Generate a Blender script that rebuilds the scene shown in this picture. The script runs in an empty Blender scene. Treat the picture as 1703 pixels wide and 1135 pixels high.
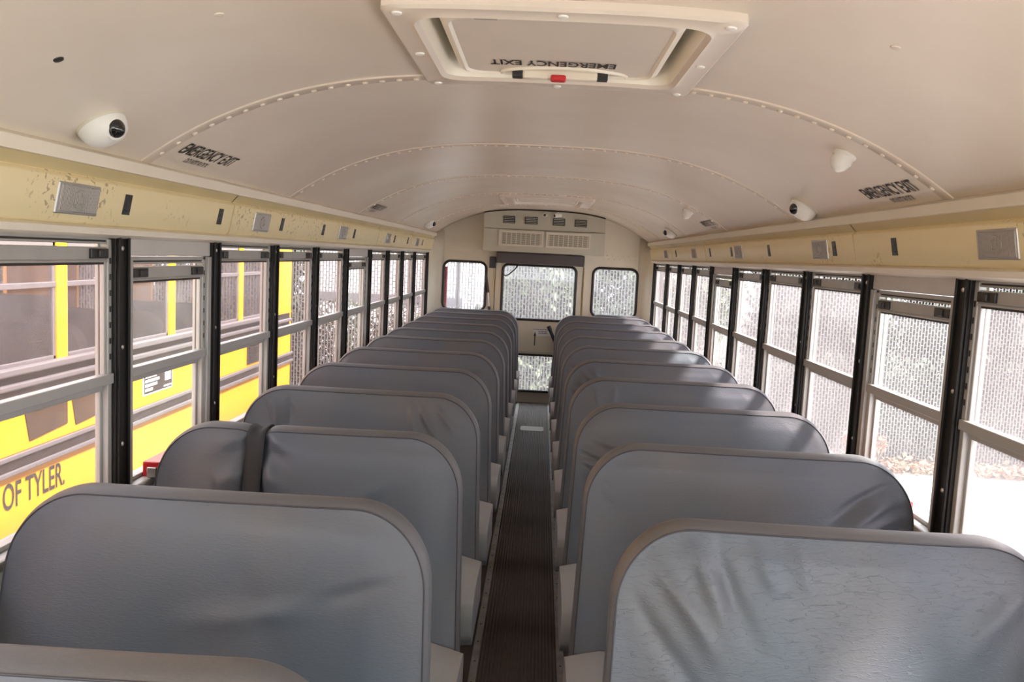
import bpy, math, random
from mathutils import Vector, Matrix
from mathutils.geometry import tessellate_polygon
S = bpy.context.scene
COL = S.collection
PI = math.pi
FZ = 1.5                      # eye height above the bus floor; heights below are given from the floor
XL, XR, XC = -1.15, 1.12, -0.015

# ------------------------------------------------------------------ materials
def mat(name, col, rough=.5, metal=0., spec=.5, noise=0., nscale=6., dark=None, bump=0., bscale=120., stretch=None, coat=0., detail=3, bdist=.002):
    m = bpy.data.materials.new(name); m.use_nodes = True
    nt = m.node_tree; b = nt.nodes['Principled BSDF']
    b.inputs['Base Color'].default_value = (*col, 1); b.inputs['Roughness'].default_value = rough
    b.inputs['Metallic'].default_value = metal; b.inputs['Specular IOR Level'].default_value = spec
    if coat: b.inputs['Coat Weight'].default_value = coat; b.inputs['Coat Roughness'].default_value = .15
    tc = nt.nodes.new('ShaderNodeTexCoord'); src = tc.outputs['Object']
    if noise:
        n = nt.nodes.new('ShaderNodeTexNoise'); n.inputs['Scale'].default_value = nscale; n.inputs['Detail'].default_value = 6
        r = nt.nodes.new('ShaderNodeValToRGB'); d = dark or tuple(c*(1-noise) for c in col)
        r.color_ramp.elements[0].position = .32; r.color_ramp.elements[0].color = (*d, 1)
        r.color_ramp.elements[1].position = .68; r.color_ramp.elements[1].color = (*col, 1)
        nt.links.new(src, n.inputs['Vector']); nt.links.new(n.outputs['Fac'], r.inputs['Fac']); nt.links.new(r.outputs['Color'], b.inputs['Base Color'])
    if bump:
        n2 = nt.nodes.new('ShaderNodeTexNoise'); n2.inputs['Scale'].default_value = bscale; n2.inputs['Detail'].default_value = detail
        s2 = src
        if stretch:
            mp = nt.nodes.new('ShaderNodeMapping'); mp.inputs['Scale'].default_value = stretch; nt.links.new(src, mp.inputs['Vector']); s2 = mp.outputs['Vector']
        bp = nt.nodes.new('ShaderNodeBump'); bp.inputs['Strength'].default_value = bump; bp.inputs['Distance'].default_value = bdist
        nt.links.new(s2, n2.inputs['Vector']); nt.links.new(n2.outputs['Fac'], bp.inputs['Height']); nt.links.new(bp.outputs['Normal'], b.inputs['Normal'])
    return m

def mixcol(nt, fac, a, b):
    mx = nt.nodes.new('ShaderNodeMix'); mx.data_type = 'RGBA'
    for i, v in ((6, a), (7, b)):
        if isinstance(v, tuple): mx.inputs[i].default_value = (*v, 1)
        else: nt.links.new(v, mx.inputs[i])
    nt.links.new(fac, mx.inputs[0]); return mx.outputs[2]

def vinyl(name, col, grime=(.16, .13, .095), crackle=0., rough=.42):
    """woven-grain seat vinyl with fine creases and brown handling grime"""
    m = mat(name, col, rough, 0, .45); nt = m.node_tree; b = nt.nodes['Principled BSDF']
    tc = nt.nodes.new('ShaderNodeTexCoord'); src = tc.outputs['Object']
    oi = nt.nodes.new('ShaderNodeObjectInfo')
    n = nt.nodes.new('ShaderNodeTexNoise'); n.inputs['Scale'].default_value = 3.2; n.inputs['Detail'].default_value = 5; n.noise_dimensions = '4D'
    nt.links.new(src, n.inputs['Vector'])
    w = nt.nodes.new('ShaderNodeMath'); w.operation = 'MULTIPLY'; w.inputs[1].default_value = 20; nt.links.new(oi.outputs['Random'], w.inputs[0]); nt.links.new(w.outputs[0], n.inputs['W'])
    r = nt.nodes.new('ShaderNodeValToRGB'); r.color_ramp.elements[0].position = .46; r.color_ramp.elements[1].position = .80
    nt.links.new(n.outputs['Fac'], r.inputs['Fac'])
    k = nt.nodes.new('ShaderNodeMath'); k.operation = 'MULTIPLY'; k.inputs[1].default_value = .45; nt.links.new(r.outputs['Color'], k.inputs[0])
    c = mixcol(nt, k.outputs[0], col, grime)
    n3 = nt.nodes.new('ShaderNodeTexNoise'); n3.inputs['Scale'].default_value = 1.4; nt.links.new(src, n3.inputs['Vector'])
    r3 = nt.nodes.new('ShaderNodeValToRGB'); r3.color_ramp.elements[0].position = .45; r3.color_ramp.elements[1].position = .62
    nt.links.new(n3.outputs['Fac'], r3.inputs['Fac'])
    c2 = mixcol(nt, r3.outputs['Color'], c, tuple(x*y for x, y in zip(col, (.86, 1.0, 1.04))))
    k3 = nt.nodes.new('ShaderNodeMath'); k3.operation = 'MULTIPLY'; k3.inputs[1].default_value = .5
    nt.links.new(c2, b.inputs['Base Color'])
    # grain: fine creases, stretched across the seat
    mp = nt.nodes.new('ShaderNodeMapping'); mp.inputs['Scale'].default_value = (90, 160, 300); nt.links.new(src, mp.inputs['Vector'])
    g = nt.nodes.new('ShaderNodeTexNoise'); g.inputs['Scale'].default_value = 1; g.inputs['Detail'].default_value = 4; g.inputs['Distortion'].default_value = .6
    nt.links.new(mp.outputs['Vector'], g.inputs['Vector'])
    bp = nt.nodes.new('ShaderNodeBump'); bp.inputs['Strength'].default_value = .45; bp.inputs['Distance'].default_value = .0016
    nt.links.new(g.outputs['Fac'], bp.inputs['Height'])
    if crackle:
        mp2 = nt.nodes.new('ShaderNodeMapping'); mp2.inputs['Rotation'].default_value = (0, -.5, 0); mp2.inputs['Scale'].default_value = (17, 40, 62)
        nt.links.new(src, mp2.inputs['Vector'])
        dn = nt.nodes.new('ShaderNodeTexNoise'); dn.inputs['Scale'].default_value = 2.; nt.links.new(mp2.outputs['Vector'], dn.inputs['Vector'])
        ad = nt.nodes.new('ShaderNodeVectorMath'); ad.operation = 'ADD'; nt.links.new(mp2.outputs['Vector'], ad.inputs[0]); nt.links.new(dn.outputs['Color'], ad.inputs[1])
        vo = nt.nodes.new('ShaderNodeTexVoronoi'); vo.feature = 'DISTANCE_TO_EDGE'; vo.inputs['Scale'].default_value = 1; nt.links.new(ad.outputs[0], vo.inputs['Vector'])
        vr = nt.nodes.new('ShaderNodeValToRGB'); vr.color_ramp.elements[0].position = 0; vr.color_ramp.elements[1].position = .045
        nt.links.new(vo.outputs['Distance'], vr.inputs['Fac'])
        b2 = nt.nodes.new('ShaderNodeBump'); b2.inputs['Strength'].default_value = crackle; b2.inputs['Distance'].default_value = .0016; b2.invert = True
        mk = nt.nodes.new('ShaderNodeTexNoise'); mk.inputs['Scale'].default_value = 2.6; mk.inputs['Detail'].default_value = 2; nt.links.new(mp2.outputs['Vector'], mk.inputs['Vector'])
        mr = nt.nodes.new('ShaderNodeMapRange'); mr.inputs['From Min'].default_value = .46; mr.inputs['From Max'].default_value = .58; mr.inputs['To Min'].default_value = 1; mr.inputs['To Max'].default_value = 0
        nt.links.new(mk.outputs['Fac'], mr.inputs['Value'])
        mx = nt.nodes.new('ShaderNodeMath'); mx.operation = 'MAXIMUM'; nt.links.new(vr.outputs['Color'], mx.inputs[0]); nt.links.new(mr.outputs[0], mx.inputs[1])
        nt.links.new(mx.outputs[0], b2.inputs['Height']); nt.links.new(bp.outputs['Normal'], b2.inputs['Normal']); bp = b2
    nt.links.new(bp.outputs['Normal'], b.inputs['Normal'])
    return m

def glass(name, tint, dust, dustcol=(.8, .79, .8), gloss=.05):
    """clear or smoke-tinted pane carrying a film of road dust"""
    m = bpy.data.materials.new(name); m.use_nodes = True; nt = m.node_tree
    for n in list(nt.nodes): nt.nodes.remove(n)
    out = nt.nodes.new('ShaderNodeOutputMaterial')
    t = nt.nodes.new('ShaderNodeBsdfTransparent'); t.inputs[0].default_value = (*tint, 1)
    d = nt.nodes.new('ShaderNodeBsdfDiffuse'); d.inputs[0].default_value = (*dustcol, 1)
    tr = nt.nodes.new('ShaderNodeBsdfTranslucent'); tr.inputs[0].default_value = (*dustcol, 1)
    g = nt.nodes.new('ShaderNodeBsdfGlossy'); g.inputs['Roughness'].default_value = .03; g.inputs[0].default_value = (1, 1, 1, 1)
    a1 = nt.nodes.new('ShaderNodeMixShader'); a1.inputs[0].default_value = .5; nt.links.new(d.outputs[0], a1.inputs[1]); nt.links.new(tr.outputs[0], a1.inputs[2])
    a2 = nt.nodes.new('ShaderNodeMixShader'); nt.links.new(t.outputs[0], a2.inputs[1]); nt.links.new(a1.outputs[0], a2.inputs[2])
    tc = nt.nodes.new('ShaderNodeTexCoord'); n = nt.nodes.new('ShaderNodeTexNoise'); n.inputs['Scale'].default_value = 3; n.inputs['Detail'].default_value = 6
    nt.links.new(tc.outputs['Object'], n.inputs['Vector'])
    mr = nt.nodes.new('ShaderNodeMapRange'); mr.inputs['From Min'].default_value = .3; mr.inputs['From Max'].default_value = .7
    mr.inputs['To Min'].default_value = dust*.7; mr.inputs['To Max'].default_value = dust*1.3
    nt.links.new(n.outputs['Fac'], mr.inputs['Value']); nt.links.new(mr.outputs[0], a2.inputs[0])
    lw = nt.nodes.new('ShaderNodeLayerWeight'); pw = nt.nodes.new('ShaderNodeMath'); pw.operation = 'POWER'; pw.inputs[1].default_value = 5; nt.links.new(lw.outputs['Facing'], pw.inputs[0])
    f = nt.nodes.new('ShaderNodeMath'); f.operation = 'MULTIPLY_ADD'; f.inputs[1].default_value = .3; f.inputs[2].default_value = .02; nt.links.new(pw.outputs[0], f.inputs[0])
    a3 = nt.nodes.new('ShaderNodeMixShader'); nt.links.new(f.outputs[0], a3.inputs[0]); nt.links.new(a2.outputs[0], a3.inputs[1]); nt.links.new(g.outputs[0], a3.inputs[2])
    nt.links.new(a3.outputs[0], out.inputs[0])
    return m

def worn_panel(name, col, chip):
    """painted panel with scuffs and brown chips"""
    m = mat(name, col, .42, 0, .5); nt = m.node_tree; b = nt.nodes['Principled BSDF']
    tc = nt.nodes.new('ShaderNodeTexCoord')
    a = nt.nodes.new('ShaderNodeTexNoise'); a.inputs['Scale'].default_value = 3.3; a.inputs['Detail'].default_value = 1
    c = nt.nodes.new('ShaderNodeTexNoise'); c.inputs['Scale'].default_value = 70; c.inputs['Detail'].default_value = 4; c.inputs['Distortion'].default_value = .3
    nt.links.new(tc.outputs['Object'], a.inputs['Vector']); nt.links.new(tc.outputs['Object'], c.inputs['Vector'])
    ra = nt.nodes.new('ShaderNodeValToRGB'); ra.color_ramp.elements[0].position = .52; ra.color_ramp.elements[1].position = .62
    rc = nt.nodes.new('ShaderNodeValToRGB'); rc.color_ramp.elements[0].position = .585; rc.color_ramp.elements[1].position = .63
    nt.links.new(a.outputs['Fac'], ra.inputs['Fac']); nt.links.new(c.outputs['Fac'], rc.inputs['Fac'])
    mu = nt.nodes.new('ShaderNodeMath'); mu.operation = 'MULTIPLY'; nt.links.new(ra.outputs['Color'], mu.inputs[0]); nt.links.new(rc.outputs['Color'], mu.inputs[1])
    mu2 = nt.nodes.new('ShaderNodeMath'); mu2.operation = 'MULTIPLY'; mu2.inputs[1].default_value = .65; nt.links.new(mu.outputs[0], mu2.inputs[0])
    nt.links.new(mixcol(nt, mu2.outputs[0], col, chip), b.inputs['Base Color'])
    return m

M = {}
M['ceiling'] = mat('ceiling_paint', (.765, .695, .585), .27, 0, .5, noise=.08, nscale=1.3, dark=(.68, .585, .48), bump=.14, bscale=380, detail=1, bdist=.001)
M['trimpaint'] = mat('trim_paint', (.80, .74, .62), .4, noise=.06, nscale=4)
M['panel'] = worn_panel('light_panel_paint', (.80, .69, .42), (.25, .17, .08))
M['panelstrip'] = mat('panel_flange', (.64, .53, .29), .45, noise=.1, nscale=5)
M['rearwall'] = mat('rear_wall_paint', (.72, .67, .54), .42, noise=.07, nscale=3, dark=(.64, .58, .45))
M['wallpaint'] = mat('wall_paint', (.45, .46, .42), .5, noise=.1, nscale=4)
M['unit'] = mat('unit_paint', (.50, .485, .39), .45, noise=.05, nscale=4)
M['unitframe'] = mat('unit_frame_paint', (.62, .59, .48), .4)
M['dark'] = mat('dark_plastic', (.018, .017, .016), .4)
M['darkgap'] = mat('dark_recess', (.03, .026, .022), .7)
M['post'] = mat('black_post', (.011, .010, .009), .45, 0, .25)
M['alu'] = mat('aluminium', (.52, .51, .49), .38, .75, noise=.12, nscale=8)
M['alupaint'] = mat('window_frame_grey', (.40, .39, .365), .45, .15, noise=.1, nscale=10)
M['header'] = mat('header_grey', (.52, .50, .47), .5, 0, noise=.1, nscale=5)
M['rubber'] = mat('rubber', (.02, .018, .016), .5)
M['steel'] = mat('steel', (.62, .6, .57), .3, .9)
M['glass'] = glass('dusty_glass', (.86, .82, .84), .11)
M['glassleft'] = glass('left_dusty_glass', (.88, .84, .86), .06)  # left panes: thinner dust film than the right ones
M['glassclear'] = glass('clean_glass', (.96, .96, .97), .07)
M['glassrear'] = glass('rear_glass', (.92, .93, .96), .13)
M['whiteplastic'] = mat('white_plastic', (.80, .80, .76), .35)
M['hatchpaint'] = mat('hatch_paint', (.72, .645, .56), .4, noise=.05, nscale=6)
M['hatchrim'] = mat('hatch_rim_paint', (.80, .76, .66), .38)
M['red'] = mat('red_plastic', (.55, .02, .025), .35)
M['blacklens'] = mat('black_lens', (.01, .01, .012), .06, coat=.5)
M['ink'] = mat('black_ink', (.035, .032, .03), .6)
M['lens'] = mat('lamp_lens', (.36, .33, .30), .22, bump=.0)
M['floormat'] = mat('floor_rubber', (.066, .052, .042), .45, noise=.35, nscale=7, bump=.3, bscale=90)
M['strip'] = mat('worn_aluminium', (.42, .40, .38), .42, .6, noise=.35, nscale=14)
M['plaque'] = mat('bright_tape', (.62, .63, .66), .35)
M['visor'] = mat('visor_vinyl', (.085, .072, .072), .6)
M['vinyl'] = vinyl('seat_vinyl', (.100, .112, .133))
M['vinylcrackle'] = vinyl('seat_vinyl_cracked', (.108, .126, .150), crackle=.42, rough=.38)
M['band'] = vinyl('seat_band_vinyl', (.112, .114, .122), grime=(.13, .105, .075), rough=.55)
M['cushion'] = vinyl('seat_cushion_vinyl', (.30, .295, .295), grime=(.26, .23, .19), rough=.6)  # light from above and pale dust put into the lighter grey
M['piping'] = mat('seat_piping', (.045, .045, .052), .5)
M['legpaint'] = mat('seat_leg_paint', (.02, .02, .022), .4)
M['strap'] = mat('strap_webbing', (.022, .021, .023), .7, bump=.3, bscale=600)
M['yellow'] = mat('bus_yellow', (.80, .37, .012), .35, noise=.06, nscale=2)
M['black'] = mat('bus_black', (.028, .022, .022), .45, noise=.4, nscale=10)
M['brownpatch'] = mat('brown_patch', (.075, .045, .025), .35, noise=.5, nscale=7)
M['railsilver'] = mat('rail_silver', (.20, .19, .20), .4, .4)
M['yglass'] = glass('bus_window_tint', (.66, .62, .64), .06)
M['roofwhite'] = mat('bus_roof', (.72, .42, .03), .4)
M['vehdark'] = mat('bus_inside', (.10, .085, .08), .7)
M['yseat'] = mat('bus_seat_dark', (.03, .03, .035), .6)
M['ywhite'] = mat('sign_white', (.80, .80, .80), .5)
M['concrete'] = mat('concrete', (.56, .54, .51), .85, noise=.06, nscale=.8)
M['wire'] = mat('fence_wire', (.11, .10, .105), .6, 0)
M['fpost'] = mat('fence_post', (.16, .15, .15), .6, .3)
M['leaf'] = mat('leaf_green', (.040, .062, .030), .6, noise=.5, nscale=1.6)
M['leafgrey'] = mat('leaf_grey_green', (.066, .090, .052), .6, noise=.4, nscale=1.6)
M['leafpale'] = mat('leaf_pale', (.20, .25, .13), .6, noise=.4, nscale=1.6)
M['bark'] = mat('bark', (.06, .045, .035), .8)
M['dryleaf'] = mat('dry_leaf', (.36, .20, .12), .8, noise=.5, nscale=5)
M['dryshrub'] = mat('dry_shrub', (.36, .17, .11), .8, noise=.4, nscale=5)
M['whitewall'] = mat('white_siding', (.82, .80, .76), .7)
M['brick'] = mat('tan_siding', (.52, .36, .26), .8, noise=.15, nscale=6)
M['roofing'] = mat('roofing', (.16, .15, .17), .8)
M['maroon'] = mat('maroon_siding', (.13, .075, .085), .7)
M['soil'] = mat('soil_verge', (.07, .065, .05), .9, noise=.5, nscale=4)

def grooved(m, axis, freq, depth, dist):
    """ribs along one direction as relief"""
    nt = m.node_tree; b = nt.nodes['Principled BSDF']
    tc = nt.nodes.new('ShaderNodeTexCoord'); w = nt.nodes.new('ShaderNodeTexWave'); w.wave_type = 'BANDS'; w.bands_direction = axis
    w.inputs['Scale'].default_value = freq; nt.links.new(tc.outputs['Object'], w.inputs['Vector'])
    bp = nt.nodes.new('ShaderNodeBump'); bp.inputs['Strength'].default_value = depth; bp.inputs['Distance'].default_value = dist
    nt.links.new(w.outputs['Fac'], bp.inputs['Height']); nt.links.new(bp.outputs['Normal'], b.inputs['Normal'])
M['runner'] = mat('ribbed_rubber', (.085, .068, .056), .42, noise=.3, nscale=5)
grooved(M['runner'], 'X', 24, .8, .004)
grooved(M['lens'], 'Y', 60, .7, .003)

# ------------------------------------------------------------------ mesh building
ORG = {}
class MB:
    def __init__(s): s.v = []; s.f = []; s.m = []; s.mi = 0
    def add(s, vs, fs):
        o = len(s.v); s.v += [tuple(p) for p in vs]
        for f in fs: s.f.append(tuple(i+o for i in f)); s.m.append(s.mi)
        return s
    def box(s, x0, y0, z0, x1, y1, z1):
        x0, x1 = sorted((x0, x1)); y0, y1 = sorted((y0, y1)); z0, z1 = sorted((z0, z1))
        return s.add([(x0,y0,z0),(x1,y0,z0),(x1,y1,z0),(x0,y1,z0),(x0,y0,z1),(x1,y0,z1),(x1,y1,z1),(x0,y1,z1)],
                     [(0,3,2,1),(4,5,6,7),(0,1,5,4),(1,2,6,5),(2,3,7,6),(3,0,4,7)])
    def tbox(s, m, sx, sy, sz):
        a, b, c = sx/2, sy/2, sz/2
        vs = [m @ Vector(p) for p in ((-a,-b,-c),(a,-b,-c),(a,b,-c),(-a,b,-c),(-a,-b,c),(a,-b,c),(a,b,c),(-a,b,c))]
        return s.add(vs, [(0,3,2,1),(4,5,6,7),(0,1,5,4),(1,2,6,5),(2,3,7,6),(3,0,4,7)])
    def tube(s, pts, r, n=8, closed=False):
        pts = [Vector(p) for p in pts]; k = len(pts); vs = []; up = None
        for i, p in enumerate(pts):
            a = pts[(i-1) % k] if (closed or i) else p; b = pts[(i+1) % k] if (closed or i < k-1) else p
            t = (b-a).normalized()
            if up is None: up = Vector((0,0,1)) if abs(t.z) < .9 else Vector((1,0,0))
            u = (up - t*up.dot(t)).normalized(); w = t.cross(u); up = u
            rr = r[i] if isinstance(r, (list, tuple)) else r
            vs += [p + (u*math.cos(2*PI*j/n) + w*math.sin(2*PI*j/n))*rr for j in range(n)]
        fs = []
        for i in range(k if closed else k-1):
            a, b = i*n, ((i+1) % k)*n
            fs += [(a+j, a+(j+1) % n, b+(j+1) % n, b+j) for j in range(n)]
        if not closed: fs += [tuple(range(n))[::-1], tuple(range((k-1)*n, k*n))]
        return s.add(vs, fs)
    def lathe(s, m, prof, n=24):
        vs = []; k = len(prof)
        for r, h in prof: vs += [m @ Vector((r*math.cos(2*PI*j/n), r*math.sin(2*PI*j/n), h)) for j in range(n)]
        fs = []
        for i in range(k-1): fs += [(i*n+j, i*n+(j+1) % n, (i+1)*n+(j+1) % n, (i+1)*n+j) for j in range(n)]
        fs += [tuple(range(n))[::-1], tuple(range((k-1)*n, k*n))]
        return s.add(vs, fs)
    def extr(s, poly, y0, y1):
        """closed (x,z) polygon pushed along y"""
        n = len(poly); vs = [(x, y0, z) for x, z in poly] + [(x, y1, z) for x, z in poly]
        fs = [(i, (i+1) % n, n+(i+1) % n, n+i) for i in range(n)]
        tri = tessellate_polygon([[Vector((x, z, 0)) for x, z in poly]])
        fs += [tuple(t) for t in tri] + [tuple(n+i for i in t)[::-1] for t in tri]
        return s.add(vs, fs)
    def plate(s, outer, holes, y0, y1):
        """flat (x,z) plate with holes, thickness along y"""
        loops = [outer] + holes; flat = [p for l in loops for p in l]; n = len(flat)
        tri = tessellate_polygon([[Vector((x, z, 0)) for x, z in l] for l in loops])
        vs = [(x, y0, z) for x, z in flat] + [(x, y1, z) for x, z in flat]
        fs = [tuple(t) for t in tri] + [tuple(n+i for i in t)[::-1] for t in tri]; o = 0
        for l in loops:
            k = len(l); fs += [(o+i, o+(i+1) % k, n+o+(i+1) % k, n+o+i) for i in range(k)]; o += k
        return s.add(vs, fs)
    def grid(s, rows, flip=False, close=False):
        n = len(rows[0]); vs = [p for r in rows for p in r]; fs = []
        for i in range(len(rows)-1):
            for j in range(n if close else n-1):
                q = (i*n+j, i*n+(j+1) % n, (i+1)*n+(j+1) % n, (i+1)*n+j)
                fs.append(q[::-1] if flip else q)
        return s.add(vs, fs)
    def build(s, name, mats, parent=None, smooth=False, bevel=0, seg=2, recalc=True, solid=0, org=None):
        me = bpy.data.meshes.new(name); mats = mats if isinstance(mats, list) else [mats]
        if parent is not None: o0 = ORG[parent.name]
        elif org is not None: o0 = Vector(org)
        else:
            xs, ys, zs = zip(*s.v); o0 = Vector(((min(xs)+max(xs))/2, (min(ys)+max(ys))/2, min(zs)))
        me.from_pydata([tuple(Vector(p)-o0) for p in s.v], [], s.f)
        for m in mats: me.materials.append(m)
        me.polygons.foreach_set('material_index', s.m); me.validate()
        if recalc:
            import bmesh
            bm = bmesh.new(); bm.from_mesh(me); bmesh.ops.recalc_face_normals(bm, faces=bm.faces); bm.to_mesh(me); bm.free()
        if smooth:
            me.polygons.foreach_set('use_smooth', [True]*len(me.polygons))
            if smooth != 'all':
                try: me.set_sharp_from_angle(angle=math.radians(40))
                except Exception: pass
        o = bpy.data.objects.new(name, me); COL.objects.link(o)
        ORG[o.name] = o0
        if parent is not None: o.parent = parent
        else: o.location = o0
        if solid:
            q = o.modifiers.new('s', 'SOLIDIFY'); q.thickness = solid
        if bevel:
            q = o.modifiers.new('b', 'BEVEL'); q.width = bevel; q.segments = seg; q.limit_method = 'ANGLE'; q.angle_limit = math.radians(35)
            if smooth: q.harden_normals = False
        return o
def tag(o, label, cat, group=None):
    o['label'] = label; o['category'] = cat
    if group: o['group'] = group
    return o
def thing(name, loc, label, cat, group=None):
    o = bpy.data.objects.new(name, None); o.empty_display_size = .1; COL.objects.link(o); o.location = loc; ORG[o.name] = Vector(loc)
    return tag(o, label, cat, group)
def struct(o, label=None):
    o['kind'] = 'structure'
    if label: o['label'] = label
    return o
def sempty(name, loc):
    o = bpy.data.objects.new(name, None); COL.objects.link(o); o.location = loc; ORG[o.name] = Vector(loc); o['kind'] = 'structure'; return o
def rrect(x0, z0, x1, z1, r, n=8):
    pts = []
    for cx, cz, a in ((x1-r, z1-r, 0), (x0+r, z1-r, 90), (x0+r, z0+r, 180), (x1-r, z0+r, 270)):
        pts += [(cx+r*math.cos(math.radians(a+90*i/n)), cz+r*math.sin(math.radians(a+90*i/n))) for i in range(n+1)]
    return pts
def basis(origin, x, y):
    x = Vector(x).normalized(); z = x.cross(Vector(y)).normalized(); y = z.cross(x)
    m = Matrix((x, y, z)).transposed().to_4x4(); m.translation = Vector(origin); return m
def text_mb(txt, mtx, width, height, depth=.0012, bold=.0):
    """lettering as thin raised mesh; mtx maps x along the line, y up the letters, z off the surface"""
    cu = bpy.data.curves.new('lettering', 'FONT'); cu.body = txt; cu.size = 1; cu.extrude = 0; cu.offset = bold
    ob = bpy.data.objects.new('lettering', cu); COL.objects.link(ob); dg = bpy.context.evaluated_depsgraph_get()
    me = bpy.data.meshes.new_from_object(ob.evaluated_get(dg)); bpy.data.objects.remove(ob)
    xs = [v.co.x for v in me.vertices]; ys = [v.co.y for v in me.vertices]
    sx = width/(max(xs)-min(xs)); sy = height/(max(ys)-min(ys)); x0, y0 = min(xs), min(ys)
    vs = [((v.co.x-x0)*sx, (v.co.y-y0)*sy) for v in me.vertices]; fs = [tuple(p.vertices) for p in me.polygons]
    bpy.data.meshes.remove(me)
    mb = MB(); mb.add([mtx(x, y, depth) for x, y in vs], fs); return mb

# ------------------------------------------------------------------ bus cross-section
def cz(x): return FZ + .195 + .271*(1-min(1.3, abs(x-XC)/1.08)**3)
def ctan(x):
    e = 1e-3; return Vector((2*e, 0, cz(x+e)-cz(x-e))).normalized()
Y0, Y1 = -1.5, 8.45
POSTS = [.921, 1.569, 2.217, 2.865, 3.513, 4.161, 4.809, 5.457, 6.105, 6.753, 7.401, 8.215]
def X(s, d): return (XL-d) if s < 0 else (XR+d)      # d = distance outward from the post face

# floor, ceiling, roof
mb = MB().box(-1.25, Y0, -.06, 1.22, Y1+.1, 0); struct(mb.build('floor', M['floormat'], org=(0,0,0)))
HOLES = [(-.285, .315, 1.585, 2.165), (-.27, .30, 6.36, 7.08)]
mb = MB()
def cuts(vals, lo, hi, step):
    out = sorted(set([lo, hi]+[v for v in vals if lo < v < hi])); res = []
    for a, b in zip(out, out[1:]):
        k = max(1, int(round((b-a)/step))); res += [a+(b-a)*i/k for i in range(k)]
    return res+[hi]
cx = cuts([-.285, .315, -.27, .30], -1.13, 1.10, .04); cy = cuts([1.585, 2.165, 6.36, 7.08], Y0, Y1, .3)
vs = [(x, y, cz(x)) for y in cy for x in cx]; n = len(cx); fs = []
for j in range(len(cy)-1):
    for i in range(n-1):
        mx, my = (cx[i]+cx[i+1])/2, (cy[j]+cy[j+1])/2
        if any(h[0] < mx < h[1] and h[2] < my < h[3] for h in HOLES): continue
        fs.append((j*n+i, j*n+i+1, (j+1)*n+i+1, (j+1)*n+i))
mb.add(vs, fs); struct(mb.build('ceiling', M['ceiling'], smooth='all', recalc=False, org=(0,0,0)))
prof = [(x*1.1, cz(x)+.13) for x in [-1.13+2.24*i/40 for i in range(41)]]
prof = [(-1.25, FZ+.06)]+prof+[(1.22, FZ+.06)]
inn = [(x*.985, z-.03) for x, z in reversed(prof)]
mb = MB().extr(prof+inn, Y0, Y1+.1); struct(mb.build('roof', M['yellow'], smooth=True, org=(0,0,0)))

# side walls: lower panel, header, pillars between windows
for s, nm in ((-1, 'wall_left'), (1, 'wall_right')):
    mb = MB().box(X(s, 0), Y0, 0, X(s, .034), 8.22, .80).box(X(s, .004), Y0, 1.50, X(s, .034), 8.22, 1.72)
    for y in POSTS: mb.box(X(s, .004), y-.03, .78, X(s, .034), y+.03, 1.52)
    struct(mb.build(nm, M['wallpaint'], org=(X(s, 0), 0, 0)))
    mb = MB().box(X(s, -.035), Y0, .775, X(s, .003), 8.2, .80)
    struct(mb.build('sill_left' if s < 0 else 'sill_right', M['alupaint'], bevel=.006, org=(X(s, 0), 0, .78)))
    for y in POSTS:
        mb = MB()
        mb.box(X(s, -.012), y-.036, .79, X(s, .02), y+.036, 1.508)
        mb.box(X(s, -.020), y-.030, .79, X(s, -.010), y-.020, 1.508).box(X(s, -.020), y+.020, .79, X(s, -.010), y+.030, 1.508)
        mb.mi = 1
        for z in (1.47, 1.2, .93):
            m = basis((X(s, -.011), y-.002, z), (0, 1, 0), (0, 0, 1)) if s < 0 else basis((X(s, -.011), y-.002, z), (0, -1, 0), (0, 0, 1))
            mb.lathe(m, [(.007, 0), (.006, .004), (.002, .005)], 10)
        struct(mb.build('trim_post', [M['post'], M['steel']], bevel=.002))

mb = MB().plate([(-1.2, 0), (1.17, 0), (1.17, 1.7), (.9, 1.86), (-.9, 1.86), (-1.2, 1.7)], [rrect(-1.0, 1.0, .97, 1.62, .12)], Y0-.05, Y0)
struct(mb.build('wall_front_unseen', M['wallpaint'], org=(0, Y0, 0)))  # unseen bulkhead behind the viewpoint, added to cut light from the front
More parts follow.
